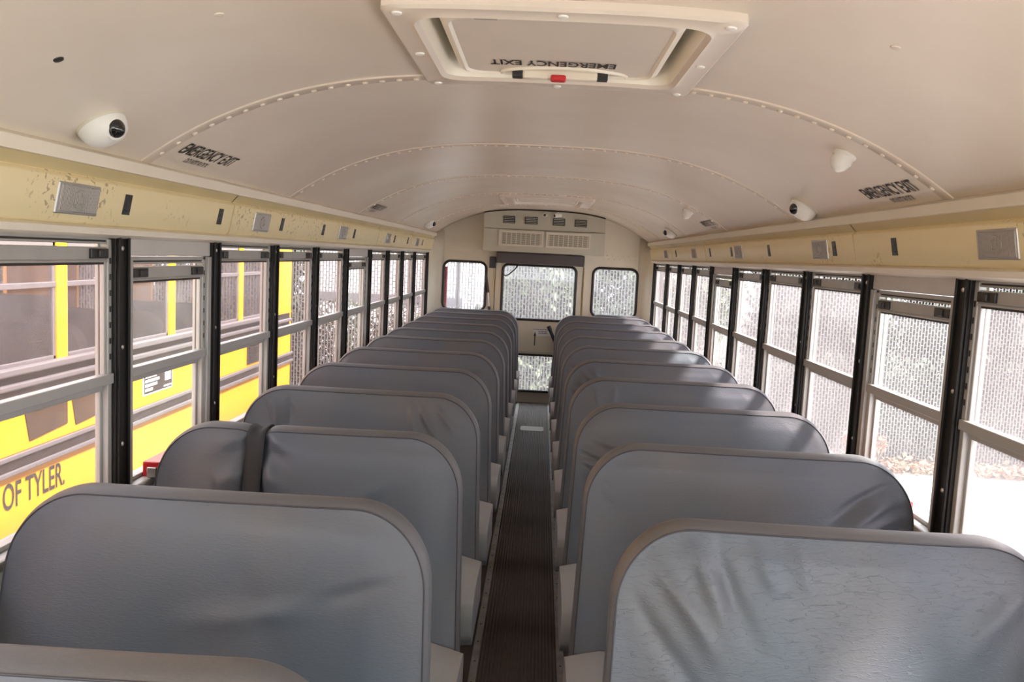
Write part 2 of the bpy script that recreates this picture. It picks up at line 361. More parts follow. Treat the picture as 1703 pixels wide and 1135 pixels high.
# ------------------------------------------------------------------ side windows
WN = [0]
def side_window(s, y0, y1, emergency):
    WN[0] += 1
    w = sempty('window_%d' % WN[0], (X(s, 0), (y0+y1)/2, .8))
    a, b = y0+.032, y1-.032; top = 1.502; bot = .80
    fr = MB()
    if emergency:
        hd = MB().box(X(s, -.004), a-.002, top-.052, X(s, .010), b+.002, top+.004)
        o = hd.build('header_panel', M['header'], w, bevel=.003)
        top -= .054
        for p, q in ((a, a+.03), (b-.03, b)):
            fr.box(X(s, -.010), p, bot, X(s, .032), q, top)
        a += .03; b -= .03
    tw = .022
    # fixed tracks, head and sill
    for p, q in ((a, a+tw), (b-tw, b)): fr.box(X(s, .0), p, bot, X(s, .032), q, top)
    for p, q in ((a+tw, a+tw+.008), (b-tw-.008, b-tw)): fr.box(X(s, .022), p, bot, X(s, .032), q, top)
    fr.box(X(s, .0), a, bot, X(s, .032), b, bot+.012)
    fr.box(X(s, .0), a, top-.012, X(s, .032), b, top).box(X(s, .002), a, top-.022, X(s, .012), b, top-.016)
    fr.build('frame', M['alupaint'], w, bevel=.0022)
    g = MB().box(X(s, .006), a+.012, top-.018, X(s, .03), b-.012, top-.010); g.build('gasket', M['rubber'], w)
    # ratchet slots in the two tracks
    sl = MB()
    for k in range(7):
        z = 1.17+k*.043
        if z < top-.05:
            for y in (a+tw*.5, b-tw*.5): sl.box(X(s, -.0008), y-.004, z, X(s, .004), y+.004, z+.016)
    sl.build('ratchet_slots', M['dark'], w)
    # upper sash: stiles and rails
    st, sb = top-.030, 1.105
    us = MB()
    us.box(X(s, .004), a+tw-.006, st-.034, X(s, .018), b-tw+.006, st)
    us.box(X(s, .001), a+tw-.006, st-.040, X(s, .008), b-tw+.006, st-.034)
    us.box(X(s, -.008), a+.006, sb, X(s, .018), b-.006, sb+.028)
    us.box(X(s, .005), a+tw-.004, sb, X(s, .018), a+tw+.010, st).box(X(s, .005), b-tw-.010, sb, X(s, .018), b-tw+.004, st)
    sash = us.build('upper_sash', M['alupaint'], w, bevel=.0025)
    for p in (a+.022, b-.022-.085):
        l = MB().box(X(s, -.003), p, st-.030, X(s, .008), p+.085, st-.004)
        l.box(X(s, -.009), p+.03, st-.026, X(s, .0), p+.05, st-.008)
        l.build('latch', M['dark'], sash, bevel=.002)
    gk = MB().box(X(s, .006), a+tw, st-.046, X(s, .014), b-tw, st-.038); gk.build('sash_gasket', M['rubber'], sash)
    G = M['glassclear'] if emergency else M['glass'] if s > 0 else M['glassleft']
    MB().box(X(s, .009), a+tw, sb+.02, X(s, .012), b-tw, st-.03).build('upper_pane', G, w)
    # lower fixed sash
    ls = MB().box(X(s, .014), a+tw, sb-.020, X(s, .030), b-tw, sb+.012)
    ls.box(X(s, .016), b-tw-.012, bot, X(s, .030), b-tw+.002, sb).box(X(s, .016), a+tw-.002, bot, X(s, .030), a+tw+.012, sb)
    ls.build('lower_sash', M['alupaint'], w, bevel=.002)
    MB().box(X(s, .022), a+tw, bot+.01, X(s, .025), b-tw, sb).build('lower_pane', G, w)
    if emergency:
        yb = (y0+y1)/2
        MB().box(X(s, -.055), yb-(.19 if s < 0 else .15), .797, X(s, -.002), yb+.17, .845).build('release_bar', M['red'], w, bevel=.005)
        MB().box(X(s, -.048), yb-(.2 if s < 0 else .16), .80, X(s, -.02), yb-(.188 if s < 0 else .148), .83).build('release_bracket', M['steel'], w, bevel=.002)
    return w
for s in (-1, 1):
    for i, (p, q) in enumerate(zip(POSTS, POSTS[1:])): side_window(s, p, q, i in (2, 6))

# ------------------------------------------------------------------ light panels under the ceiling edge
SEC = [(.30, 2.895), (2.905, 5.505), (5.515, 6.905), (6.915, 8.28)]
LAMP = {-1: [1.93, 3.21, 4.53, 5.86, 7.22], 1: [2.00, 3.25, 4.58, 5.91, 7.24]}
SLOT = {-1: [2.16, 2.79, 3.46, 4.12, 4.80, 6.12, 6.72, 7.55], 1: [2.57, 3.09, 3.97, 4.75, 5.35, 6.70]}
SIDE = {-1: 'beside the yellow bus', 1: 'facing the concrete lot'}
ORD = ['first', 'second', 'third', 'fourth', 'fifth', 'sixth', 'seventh', 'eighth', 'ninth', 'tenth', 'eleventh', 'twelfth']
EDGE = {-1: [(-1.078, 1.699), (-1.064, 1.690), (-1.066, 1.664), (-1.10, 1.664), (-1.15, 1.70)], 1: [(1.050, 1.699), (1.040, 1.690), (1.042, 1.664), (1.07, 1.664), (1.12, 1.70)]}
def P(s, e, z): return ((XL+e) if s < 0 else (XR-e), z)
FACE0, FACE1 = (.060, 1.632), (.040, 1.530)      # (inset from wall, height) of the flat face
def face_pt(s, t):
    return P(s, FACE0[0]+(FACE1[0]-FACE0[0])*t, FACE0[1]+(FACE1[1]-FACE0[1])*t)
def face_m(s, y, t=.5):
    x, z = face_pt(s, t); a = Vector((*face_pt(s, 0), 0)); b = Vector((*face_pt(s, 1), 0)); d = (a-b).normalized(); up = (d.x, 0, d.y)
    return basis((x, y, z), (0, 1, 0) if s < 0 else (0, -1, 0), up)
for s in (-1, 1):
    mb = MB().extr([P(s, .070, 1.703), P(s, .086, 1.694), P(s, .084, 1.666), P(s, .06, 1.664), P(s, 0, 1.68), P(s, 0, 1.703)], Y0, 8.30)
    struct(mb.build('trim_1' if s < 0 else 'trim_2', M['trimpaint'], smooth=True, org=(X(s, 0), 0, 1.68)))
    mb = MB().extr([P(s, .020, 1.532), P(s, .046, 1.520), P(s, .040, 1.505), P(s, .012, 1.496), P(s, 0, 1.496), P(s, 0, 1.532)], Y0, 8.24)
    struct(mb.build('trim_3' if s < 0 else 'trim_4', M['trimpaint'], smooth=True, org=(X(s, 0), 0, 1.5)))
    for k, (p, q) in enumerate(SEC):
        t = thing('light_panel', (X(s, .0), (p+q)/2, 1.52), '%s cream scuffed light panel from the front, ceiling edge %s' % (ORD[k], SIDE[s]), 'light panel', 'cream panels along the ceiling edges')
        MB().extr([P(s, .072, 1.664), P(s, .050, 1.640), P(s, .060, 1.632), P(s, .062, 1.628), P(s, .041, 1.534), P(s, .034, 1.528), P(s, .0, 1.524), P(s, 0, 1.664)], p, q).build('housing', [M['panel'], M['panelstrip']], t, smooth=True)
        MB().extr([P(s, .0735, 1.665), P(s, .052, 1.641), P(s, .050, 1.641), P(s, .06, 1.665)], p, q).build('flange', M['panelstrip'], t)
        for y in LAMP[s]:
            if not p < y < q: continue
            m = face_m(s, y, .47)
            fr = MB(); fr.tbox(m @ Matrix.Translation((0, 0, .001)), .176, .074, .008); f = fr.build('lamp_frame', M['alu'], t, bevel=.003)
            l = MB(); l.tbox(m @ Matrix.Translation((.003, 0, .004)), .162, .064, .006); l.build('lamp_lens', M['lens'], f, bevel=.003)
            l = MB(); l.lathe(m @ Matrix.Translation((.0, 0, .0065)) @ Matrix.Diagonal((1.15, .9, 1, 1)), [(.026, 0), (.024, .003), (.014, .0035), (.012, .0015), (.004, .002)], 24); l.build('lamp_bulb', M['lens'], f, smooth=True)
        for y in SLOT[s]:
            if not p < y < q: continue
            m = face_m(s, y, .45)
            l = MB(); l.tbox(m @ Matrix.Translation((0, 0, .002)), .034, .054, .006)
            for d in (-.016, .004): l.tbox(m @ Matrix.Translation((.002, d, .005)), .018, .005, .004)
            l.build('vent_slot', M['dark'], t, bevel=.001)

# ------------------------------------------------------------------ ceiling ribs with rivets
def rib(y):
    mb = MB(); xs = [-1.09+2.155*i/60 for i in range(61)]
    rows = []
    for dy, dz in ((-.028, .001), (-.026, -.004), (.024, -.004), (.030, .001)):
        rows.append([(x, y+dy, cz(x)+dz) for x in xs])
    mb.grid(rows)
    k = 46
    for i in range(k):
        x = -1.04+2.05*i/(k-1); t = ctan(x)
        m = basis((x, y+.008, cz(x)-.004), t, (0, -1, 0)); mb.lathe(m, [(.0085, 0), (.007, .0035), (.003, .005)], 8)
    return struct(mb.build('trim_rib', M['ceiling'], smooth=True, recalc=False))
for y in (.90, 2.225, 3.53, 4.84, 6.15, 7.46): rib(y)
# stray bolts and plugged holes in the ceiling skin
for x, y, m_, lab in ((-.90, 1.52, 'dark', 'small black plugged hole in the ceiling above the nearest dome camera'),
                      (-.62, 1.56, 'ceiling', 'cream bolt head in the ceiling between the hole and roof hatch'),
                      (.62, 1.57, 'ceiling', 'lone cream bolt head in the ceiling on the concrete-lot side of the hatch')):
    mb = MB(); mb.lathe(basis((x, y, cz(x)+.001), ctan(x), (0, -1, 0)), [(.010, 0), (.009, .003), (.003, .004)], 14)
    tag(mb.build('ceiling_bolt', M[m_], smooth=True), lab, 'bolt')

# ------------------------------------------------------------------ roof hatches
def hatch(x0, x1, y0, y1, hole, label, full):
    hx0, hx1, hy0, hy1 = hole; zc = cz(0)
    t = thing('roof_hatch', ((x0+x1)/2, (y0+y1)/2, zc-.02), label, 'hatch', 'roof escape hatches')
    xc, yc = (x0+x1)/2, (y0+y1)/2
    # flange ring follows the ceiling curve: loops of points (x, y, dz)
    def loop(ax0, ax1, ay0, ay1, r, dz, n=10):
        pts = rrect(ax0, ay0, ax1, ay1, r, n); out = []
        for i, (a, b) in enumerate(zip(pts, pts[1:]+pts[:1])):
            L = math.dist(a, b); k = max(1, int(L/.05))
            out += [(a[0]+(b[0]-a[0])*j/k, a[1]+(b[1]-a[1])*j/k) for j in range(k)] if L > .05 else [a]
        return [(px, py, cz(px)+dz-.0) for px, py in out]
    def resample(l, n):
        d = [0]
        for a, b in zip(l, l[1:]+l[:1]): d.append(d[-1]+math.dist(a, b))
        res = []; j = 0
        for i in range(n):
            q = d[-1]*i/n
            while d[j+1] < q: j += 1
            a, b = l[j], l[(j+1) % len(l)]; f = (q-d[j])/max(1e-9, d[j+1]-d[j]); res.append(tuple(a[c]+(b[c]-a[c])*f for c in range(3)))
        return res
    N = 160
    def ang(l):
        r = [None]*N; l2 = resample(l, 900)
        for i in range(N):
            th = -PI+2*PI*i/N; sx, sy = (x1-x0), (y1-y0)
            r[i] = min(l2, key=lambda p: abs((math.atan2((p[1]-yc)/sy, (p[0]-xc)/sx)-th+PI) % (2*PI)-PI))
        return r
    bx, by = hx0, hy0
    R = [ang(loop(x0, x1, y0, y1, .02, .0)), ang(loop(x0, x1, y0, y1, .02, -.014)), ang(loop(x0+.006, x1-.006, y0+.006, y1-.006, .02, -.020)),
         ang(loop(hx0+.0, hx1-.0, hy0+.0, hy1-.0, .07, -.020)), ang(loop(hx0+.012, hx1-.012, hy0+.012, hy1-.012, .06, -.026)), ang(loop(hx0+.022, hx1-.022, hy0+.022, hy1-.022, .055, -.018))]
    mb = MB(); mb.grid(R, close=True); mb.build('flange', M['hatchpaint'], t, smooth=True)
    W = [R[-1], ang(loop(hx0+.030, hx1-.030, hy0+.028, hy1-.028, .05, .02)), ang(loop(hx0+.034, hx1-.034, hy0+.032, hy1-.032, .05, .085))]
    mb = MB(); mb.grid(W, close=True); mb.build('well', M['hatchrim'], t, smooth=True)
    # lid, held up in the well; a raised rim and a recessed face
    lx0, lx1, ly0, ly1 = (xc-.243, xc+.243, hy0+.036, hy1-.024) if full else (xc-.255, xc+.255, hy0+.04, hy1-.04)
    L = [ang(loop(lx0, lx1, ly0, ly1, .05, .075)), ang(loop(lx0, lx1, ly0, ly1, .05, -.002)), ang(loop(lx0+.008, lx1-.008, ly0+.008, ly1-.008, .05, -.010)),
         ang(loop(lx0+.016, lx1-.016, ly0+.03, ly1-.008, .05, -.012)), ang(loop(lx0+.022, lx1-.022, ly0+.040, ly1-.012, .045, -.006))]
    mb = MB(); mb.grid(L, close=True)
    lid = mb.build('lid_rim', M['hatchrim'], t, smooth=True)
    mb = MB(); n_ = len(L[-1]); mb.add(L[-1]+[(xc, yc, cz(xc)-.006)], [(i, (i+1) % n_, n_) for i in range(n_)]); mb.build('lid_face', M['hatchpaint'], t)
    mb = MB().box(hx0-.05, hy0-.05, zc+.088, hx1+.05, hy1+.05, zc+.10); mb.build('cover', M['darkgap'], t)
    for px, py in ((x0+.03, y0+.03), (x1-.03, y0+.03), (x0+.03, y1-.03), (x1-.03, y1-.03), (xc, y0+.03), (xc, y1-.025), (x0+.028, yc), (x1-.028, yc)):
        s_ = MB(); s_.lathe(basis((px, py, cz(px)-.019), ctan(px), (0, -1, 0)), [(.011, 0), (.010, .004), (.004, .006)], 12); s_.build('screw', M['whiteplastic'], t, smooth=True)
    if full:
        # half-moon handle recess with a bar, black stops and a red latch
        def moon(h, w, dz, n=24): return [(xc+.015+w*math.cos(PI*i/n), ly1-.018-h*math.sin(PI*i/n)) for i in range(n+1)]
        q = moon(.066, .155, 0); mb = MB(); pts = [(a, b, cz(a)-.008) for a, b in q]; mb.tube(pts, .005, 8)
        mb.build('handle_rim', M['hatchrim'], t, smooth=True)
        bar = MB(); bar.box(xc-.088, ly1-.047, zc-.026, xc+.098, ly1-.020, zc-.004); bar.build('handle_bar', M['trimpaint'], t, bevel=.006)
        for a in (xc-.113, xc+.097): MB().box(a, ly1-.044, zc-.024, a+.026, ly1-.018, zc-.006).build('handle_stop', M['dark'], t, bevel=.002)
        MB().box(xc-.018, ly1-.058, zc-.032, xc+.020, ly1-.030, zc-.018).build('latch', M['red'], t, bevel=.004)
        text_mb('EMERGENCY EXIT', lambda a, b, d: (xc+.135-a, 1.995+b*1., cz(xc+.135-a)-.0065-d), .298, .050, .0015, .018).build('lettering', M['ink'], t, recalc=False)
        MB().box(xc-.17, ly0+.006, cz(.15)-.016, xc-.125, ly0+.018, cz(.15)-.010).build('rating_plate', M['alupaint'], t)
    else:
        MB().box(xc+.08, ly1-.13, zc-.002, xc+.17, ly1-.05, zc+.008).build('latch', M['panelstrip'], t, bevel=.004)
hatch(-.325, .355, 1.555, 2.235, HOLES[0], 'cream roof hatch with lid marked EMERGENCY EXIT, nearer the front', True)
hatch(-.35, .375, 6.30, 7.14, HOLES[1], 'small distant cream roof hatch in the ceiling before the air conditioner', False)

# ------------------------------------------------------------------ decals, dome cameras, sensors
ZT = [cz(-1.1+2.2*i/400) for i in range(401)]
def on_ceiling(x0, side, up):
    """walk `up` metres up the ceiling curve from x0 towards the middle"""
    x = x0; left = up
    while left > 1e-6:
        d = min(.004, left); t = ctan(x); x += (-side)*abs(t.x)*d; left -= d
    return x
def decal(side, x0, ya, yb, h1, h2, label):
    t = thing('exit_lettering', (x0, (ya+yb)/2, cz(x0)), label, 'lettering', 'emergency exit lettering on the ceiling')
    def mk(yo, wid, up0):
        def f(a, b, d):
            x = on_ceiling(x0, side, up0+b); tt = ctan(x); nrm = Vector((tt.z, 0, -tt.x))
            y = (yo+a) if side < 0 else (yo-a)
            return Vector((x, y, cz(x)))+nrm*d
        return f
    w = yb-ya
    up1 = .030
    text_mb('EMERGENCY EXIT', mk(ya if side < 0 else yb, w, up1), w, h1, .0016, .016).build('exit_line', M['ink'], t, recalc=False)
    text_mb('DO NOT BLOCK', mk((ya+w*.25) if side < 0 else (yb-w*.34), w*.42, -.006), w*.42, h2, .0016, .012).build('block_line', M['ink'], t, recalc=False)
decal(-1, -1.052, 2.30, 2.67, .050, .026, 'black EMERGENCY EXIT lettering on the ceiling by the nearest dome camera')
decal(1, 1.038, 2.30, 2.65, .050, .026, 'black EMERGENCY EXIT lettering on the ceiling by the white cone sensor')
decal(-1, -1.052, 4.88, 5.20, .050, .026, 'distant faded EMERGENCY EXIT lettering on the ceiling beside the yellow bus')
decal(1, 1.025, 4.88, 5.20, .050, .026, 'distant faded EMERGENCY EXIT lettering on the ceiling on the concrete-lot side')
def dome(x, y, look, label, k=.83):
    m = basis((x, y, cz(x)), ctan(x), (0, -1, 0)) @ Matrix.Scale(k, 4)
    t = thing('dome_camera', (x, y, cz(x)), label, 'camera', 'white dome cameras on the ceiling')
    mb = MB(); mb.lathe(m, [(.066, -.006), (.066, .010), (.064, .022), (.056, .040), (.042, .052), (.020, .058), (.004, .059)], 32); mb.build('shell', M['whiteplastic'], t, smooth=True)
    mb = MB(); mb.lathe(m, [(.069, -.006), (.069, .004), (.066, .008)], 32); mb.build('mounting_ring', M['unitframe'], t, smooth=True)
    n = (m.to_3x3() @ Vector((0, 0, 1))); d = (Vector(look)-n*Vector(look).dot(n)).normalized()
    n.normalize(); d = (Vector(look)-n*Vector(look).dot(n)).normalized(); c = m.translation+(n*.036+d*.038)*k
    ax = (d*.85+n*.5).normalized(); mm = basis(c, ax.orthogonal(), ax.cross(ax.orthogonal())) @ Matrix.Scale(k*1.05, 4)
    mb = MB(); mb.lathe(mm, [(.025, -.008), (.027, .0), (.024, .012), (.016, .021), (.006, .026), (.001, .0265)], 24); mb.build('lens_ball', M['blacklens'], t, smooth=True)
    mb = MB(); mb.lathe(mm, [(.031, -.012), (.031, .002), (.027, .005)], 24); mb.build('lens_collar', M['whiteplastic'], t, smooth=True)
dome(-1.012, 1.872, (1, -.45, .0), 'largest white dome camera with black lens beside the nearest cream light panel')
dome(.995, 3.25, (-1, -.5, 0), 'white dome camera on the concrete-lot side ceiling beyond the cone sensor')
dome(.985, 6.50, (-1, -.5, 0), 'small distant white dome camera on the concrete-lot side ceiling near the rear')
dome(-1.00, 7.25, (1, -.6, 0), 'tiny distant white dome camera above the last cream panel beside yellow bus')
def sensor(x, y, label):
    m = basis((x, y, cz(x)), ctan(x), (0, -1, 0)) @ Matrix.Diagonal((.75, .82, .8, 1))
    t = thing('ceiling_sensor', (x, y, cz(x)), label, 'sensor', 'white cone sensors on the ceiling')
    mb = MB(); mb.lathe(m, [(.045, -.004), (.045, .006), (.040, .012), (.041, .03), (.030, .052), (.015, .064), (.002, .068)], 28); mb.build('cone', M['whiteplastic'], t, smooth=True)
    mb = MB(); mb.lathe(m @ Matrix.Translation((-.039, .008, .02)) @ Matrix.Rotation(-PI/2, 4, 'Y'), [(.003, 0), (.003, .006)], 8); mb.build('status_light', M['panelstrip'], t)
sensor(.838, 2.41, 'white cone-shaped ceiling sensor on the concrete-lot side, nearer the front')
sensor(.86, 5.05, 'distant small white cone-shaped ceiling sensor on the concrete-lot side')

# ------------------------------------------------------------------ rear wall, door, corners
RW = dict(l=(-1.0, .93, -.565, 1.425), r=(.525, .93, .975, 1.425))
DX0, DX1 = -.475, .425
out = [(-1.005, 0), (DX0, 0), (DX0, 1.44), (DX1, 1.44), (DX1, 0), (.975, 0)]
arc = [(x, cz(x)+.004) for x in [.975+.09-(2.16)*i/30 for i in range(31)]]
out = [(-1.005, 0), (DX0, 0), (DX0, 1.44), (DX1, 1.44), (DX1, 0), (.975, 0), (.975, 1.535), (1.17, 1.535), (1.17, 1.69)]+arc+[(-1.2, 1.69), (-1.2, 1.535), (-1.005, 1.535)]
mb = MB().plate(out, [rrect(*RW['l'], .07), rrect(*RW['r'], .07)], Y1, Y1+.05)
struct(mb.build('wall_back', M['rearwall'], org=(0, Y1, 0)))
mb = MB().box(-1.07, Y1-.004, 1.528, DX0-.12, Y1, 1.548).box(DX1+.2, Y1-.004, 1.528, 1.04, Y1, 1.548)
for i in range(9):
    for q, zz in ((0, 1.555), (.02, 1.52)):
        for x in (-1.0+i*.055+q, .60+i*.055+q): mb.lathe(basis((x, Y1, zz), (1, 0, 0), (0, 0, 1)), [(.007, 0), (.005, .004), (.001, .005)], 8)
struct(mb.build('trim_rear_seam', M['rearwall'], smooth=True))
for s in (-1, 1):
    mb = MB(); pts = []
    for i in range(9):
        a = i/8*PI/2; x = (XL+.02 if s < 0 else XR-.02); xe = -1.005 if s < 0 else .975
        pts.append((xe+(x-xe)*math.cos(a)**.8 if i < 8 else xe, 8.20+(Y1-8.20)*math.sin(a)))
    rows = [[(p[0], p[1], z) for p in pts] for z in (0, .8, 1.535, 1.74)]; mb.grid(rows)
    struct(mb.build('wall_corner_left' if s < 0 else 'wall_corner_right', M['rearwall'], smooth='all', solid=.004))
    b = MB().tube([(pts[0][0], pts[0][1]-.002, .8), (pts[0][0], pts[0][1]-.002, 1.5)], .008); struct(b.build('trim_corner_edge', M['post']))
def rear_pane(parent, r, rad=.07, gl='glassrear', y=Y1, gw=.014):
    x0, z0, x1, z1 = r; pts = rrect(x0, z0, x1, z1, rad)
    MB().tube([(a, y+.0, b) for a, b in pts], gw, 8, True).build('gasket', M['rubber'], parent, smooth=True)
    MB().plate(rrect(x0-.01, z0-.01, x1+.01, z1+.01, rad), [], y+.022, y+.026).build('pane', M[gl], parent)
for k in ('l', 'r'):
    WN[0] += 1; r = RW[k]; w = sempty('window_%d' % WN[0], ((r[0]+r[2])/2, Y1, r[1])); rear_pane(w, r)
    if k == 'l': MB().box(r[0]+.004, Y1+.03, r[1]+.02, r[0]+.035, Y1+.055, r[3]-.06).build('red_marker', M['red'], w)
d = sempty('door_1', (XC, Y1, 0))
UG, LG = (-.395, .865, .352, 1.418), (-.395, .125, .352, .502)
mb = MB().plate([(DX0+.006, .004), (DX1-.006, .004), (DX1-.006, 1.436), (DX0+.006, 1.436)], [rrect(*UG, .06), rrect(*LG, .04)], Y1+.006, Y1+.046)
mb.build('door_panel', M['rearwall'], d, bevel=.003)
MB().box(DX0+.03, Y1-.004, .118, DX1-.03, Y1+.006, .128).box(DX0+.03, Y1-.006, .506, DX1-.03, Y1+.006, .535).build('door_ledge', M['unit'], d)
rear_pane(d, UG, .06); rear_pane(d, LG, .04)
MB().tube([(DX0-.01, Y1-.004, 0), (DX0-.01, Y1-.004, 1.42)], .006).tube([(DX1+.01, Y1-.004, 0), (DX1+.01, Y1-.004, 1.42)], .006).box(DX0-.03, Y1+.047, 0, DX0+.03, Y1+.06, 1.46).box(DX1-.03, Y1+.047, 0, DX1+.03, Y1+.06, 1.46).box(DX0, Y1+.047, 1.42, DX1, Y1+.06, 1.46).build('door_seal', M['panelstrip'], d)
MB().tube([(.105, Y1-.045, .795), (.205, Y1-.045, .585)], .017).tube([(.098, Y1-.045, .81), (.118, Y1-.045, .768)], .021).build('door_handle', M['dark'], d, smooth=True)
MB().box(.165, Y1-.035, .675, .235, Y1+.004, .705).build('red_handle_plate', M['red'], d, bevel=.004)
MB().box(-.048, Y1+.001, .70, .13, Y1+.006, .775).build('instruction_label', M['ywhite'], d)
lab = MB()
for z, a, b in ((.765, -.05, .09), (.742, .0, .085), (.728, .0, .09)):
    x = a
    random.seed(int(z*1000))
    while x < b:
        wd = random.uniform(.006, .02); lab.box(x, Y1-.001, z, min(b, x+wd), Y1+.001, z+.007); x += wd+.004
lab.build('label_print', M['ink'], d)
ar = MB().plate([(-.041, .60), (-.030, .60), (-.030, .70), (-.022, .70), (-.0355, .745), (-.049, .70), (-.041, .70)], [], Y1+.0, Y1+.005); ar.build('arrow_decal', M['ink'], d)
# black latch box and strut beside the door
t = thing('door_strut', (-.54, Y1, .9), 'slim black diagonal gas strut beside the rear door window', 'strut')
MB().tube([(-.565, Y1-.013, 1.30), (-.535, Y1-.013, 1.12)], .013).build('cylinder', M['dark'], t, smooth=True)
MB().tube([(-.535, Y1-.013, 1.12), (-.505, Y1-.011, .85)], .007).build('rod', M['steel'], t, smooth=True)
MB().tube([(-.520, Y1-.011, .98), (-.505, Y1-.011, .85)], .012).build('lower_sleeve', M['dark'], t, smooth=True)
tag(MB().box(-.532, Y1-.05, 1.372, -.470, Y1, 1.488).build('door_buzzer', M['dark'], bevel=.005), 'small black box on the rear wall beside the dark door header pad', 'box')
t = thing('header_pad', (-.02, Y1-.05, 1.43), 'dark brown padded header bar above the rear emergency door', 'pad')
MB().box(-.462, Y1-.10, 1.428, .425, Y1-.002, 1.538).build('pad', M['visor'], t, bevel=.012, seg=3)
MB().box(-.455, Y1-.03, 1.40, -.42, Y1-.002, 1.43).build('pad_bracket', M['rearwall'], t)
tag(MB().tube([(-.235, Y1-.012, 1.425), (-.27, Y1-.012, 1.375), (-.33, Y1-.012, 1.315), (-.365, Y1-.012, 1.300), (-.385, Y1-.012, 1.312)], .007).build('hanging_cable', M['dark'], smooth=True), 'thin dark cable dangling across top of the rear door window', 'cable')
# air conditioner
t = thing('air_conditioner', (0, 8.2, 1.54), 'grey-beige ceiling air conditioner unit above the rear door', 'air conditioner')
def acz(x): return cz(x)-.007
top = [(x, acz(x)) for x in [.60-1.19*i/24 for i in range(25)]]
MB().plate([(-.59, 1.546), (.605, 1.546)]+top, [], 8.2, Y1).build('housing', M['unit'], t, bevel=.006)
MB().tube([(a, 8.2, b) for a, b in top], .005).build('top_seal', M['dark'], t)
MB().box(-.585, 8.196, 1.765, .60, 8.201, 1.769).build('panel_seam', M['darkgap'], t)
for x0, x1, dz in ((-.402, -.285, 0), (-.190, -.065, 0), (.085, .205, -.002), (.300, .418, -.006)):
    o = MB().box(x0, 8.185, 1.822+dz, x1, 8.2, 1.892+dz).build('air_outlet', M['dark'], t, bevel=.003)
    v = MB()
    for k in range(4): v.box(x0+.008, 8.180, 1.830+dz+k*.016, x1-.008, 8.186, 1.834+dz+k*.016)
    v.build('outlet_blades', M['unit'], o)
for x0, x1 in ((-.44, .0), (.025, .465)):
    fr = MB().plate([(x0, 1.60), (x1, 1.60), (x1, 1.755), (x0, 1.755)], [[(x0+.022, 1.622), (x1-.022, 1.622), (x1-.022, 1.733), (x0+.022, 1.733)]], 8.182, 8.2).build('return_grille', M['unitframe'], t, bevel=.003)
    g = MB()
    for k in range(13): z = 1.626+k*.0085; g.box(x0+.022, 8.188, z, x1-.022, 8.196, z+.0048)
    for k in range(9): x = x0+.03+k*(x1-x0-.06)/8; g.box(x-.004, 8.184, 1.622, x+.004, 8.196, 1.733)
    g.build('louver_grille', M['unitframe'], fr); MB().box(x0+.02, 8.1985, 1.62, x1-.02, 8.1995, 1.735).build('grille_backing', M['darkgap'], fr)
for x, lab in ((.01, 'tiny white bullet camera at centre top of the air conditioner'), (.13, 'slightly larger white bullet camera at top of the air conditioner, nearer the lot')):
    t = thing('bullet_camera', (x, 8.18, FZ+.43), lab, 'camera', 'bullet cameras on the air conditioner')
    dx = -.25 if x < .1 else -.9
    c = Vector((x, 8.155, FZ+.418)); a = Vector((dx, -1 if x < .1 else -.45, -.15)).normalized()
    MB().tube([c-a*(.01 if x < .1 else .035), c+a*.035], .021, 14).build('barrel', M['whiteplastic'], t, smooth=True)
    MB().tube([c+a*.036, c+a*.040], .013, 12).build('lens', M['blacklens'], t)
    MB().tube([c-a*.005, c+Vector((0, .012, .030))], .007).build('bracket', M['whiteplastic'], t)

# ------------------------------------------------------------------ aisle
tag(MB().box(-.157, Y0, .0, .130, 8.42, .006).build('aisle_runner', M['runner'], org=(0, 3.5, 0)), 'dark ribbed rubber runner down the aisle between the seat rows', 'floor mat')
for x, n_, lab in ((-.172, 'floor_strip', 'worn aluminium edge strip along the runner beside the yellow-bus row'), (.144, 'floor_strip', 'worn aluminium edge strip along the runner beside the lot-side row')):
    t = thing(n_, (x, 3.5, 0), lab, 'trim strip', 'aluminium strips edging the aisle')
    MB().extr([(x-.016, 0), (x-.013, .007), (x+.013, .007), (x+.016, 0)], Y0, 8.42).build('strip', M['strip'], t)
    mb = MB()
    for k in range(48): mb.lathe(Matrix.Translation((x, .9+k*.155, .007)), [(.0042, 0), (.003, .0012)], 8)
    mb.build('screw', M['darkgap'], t)
mb = MB().plate(rrect(-.115, 7.03, .088, 7.22, .03), [], 0, .003)
mb.v = [(x, z, .0065+y) for x, y, z in mb.v]
tag(mb.build('floor_patch', M['plaque']), 'pale rectangular tape patch on the aisle runner near the rear', 'tape patch')

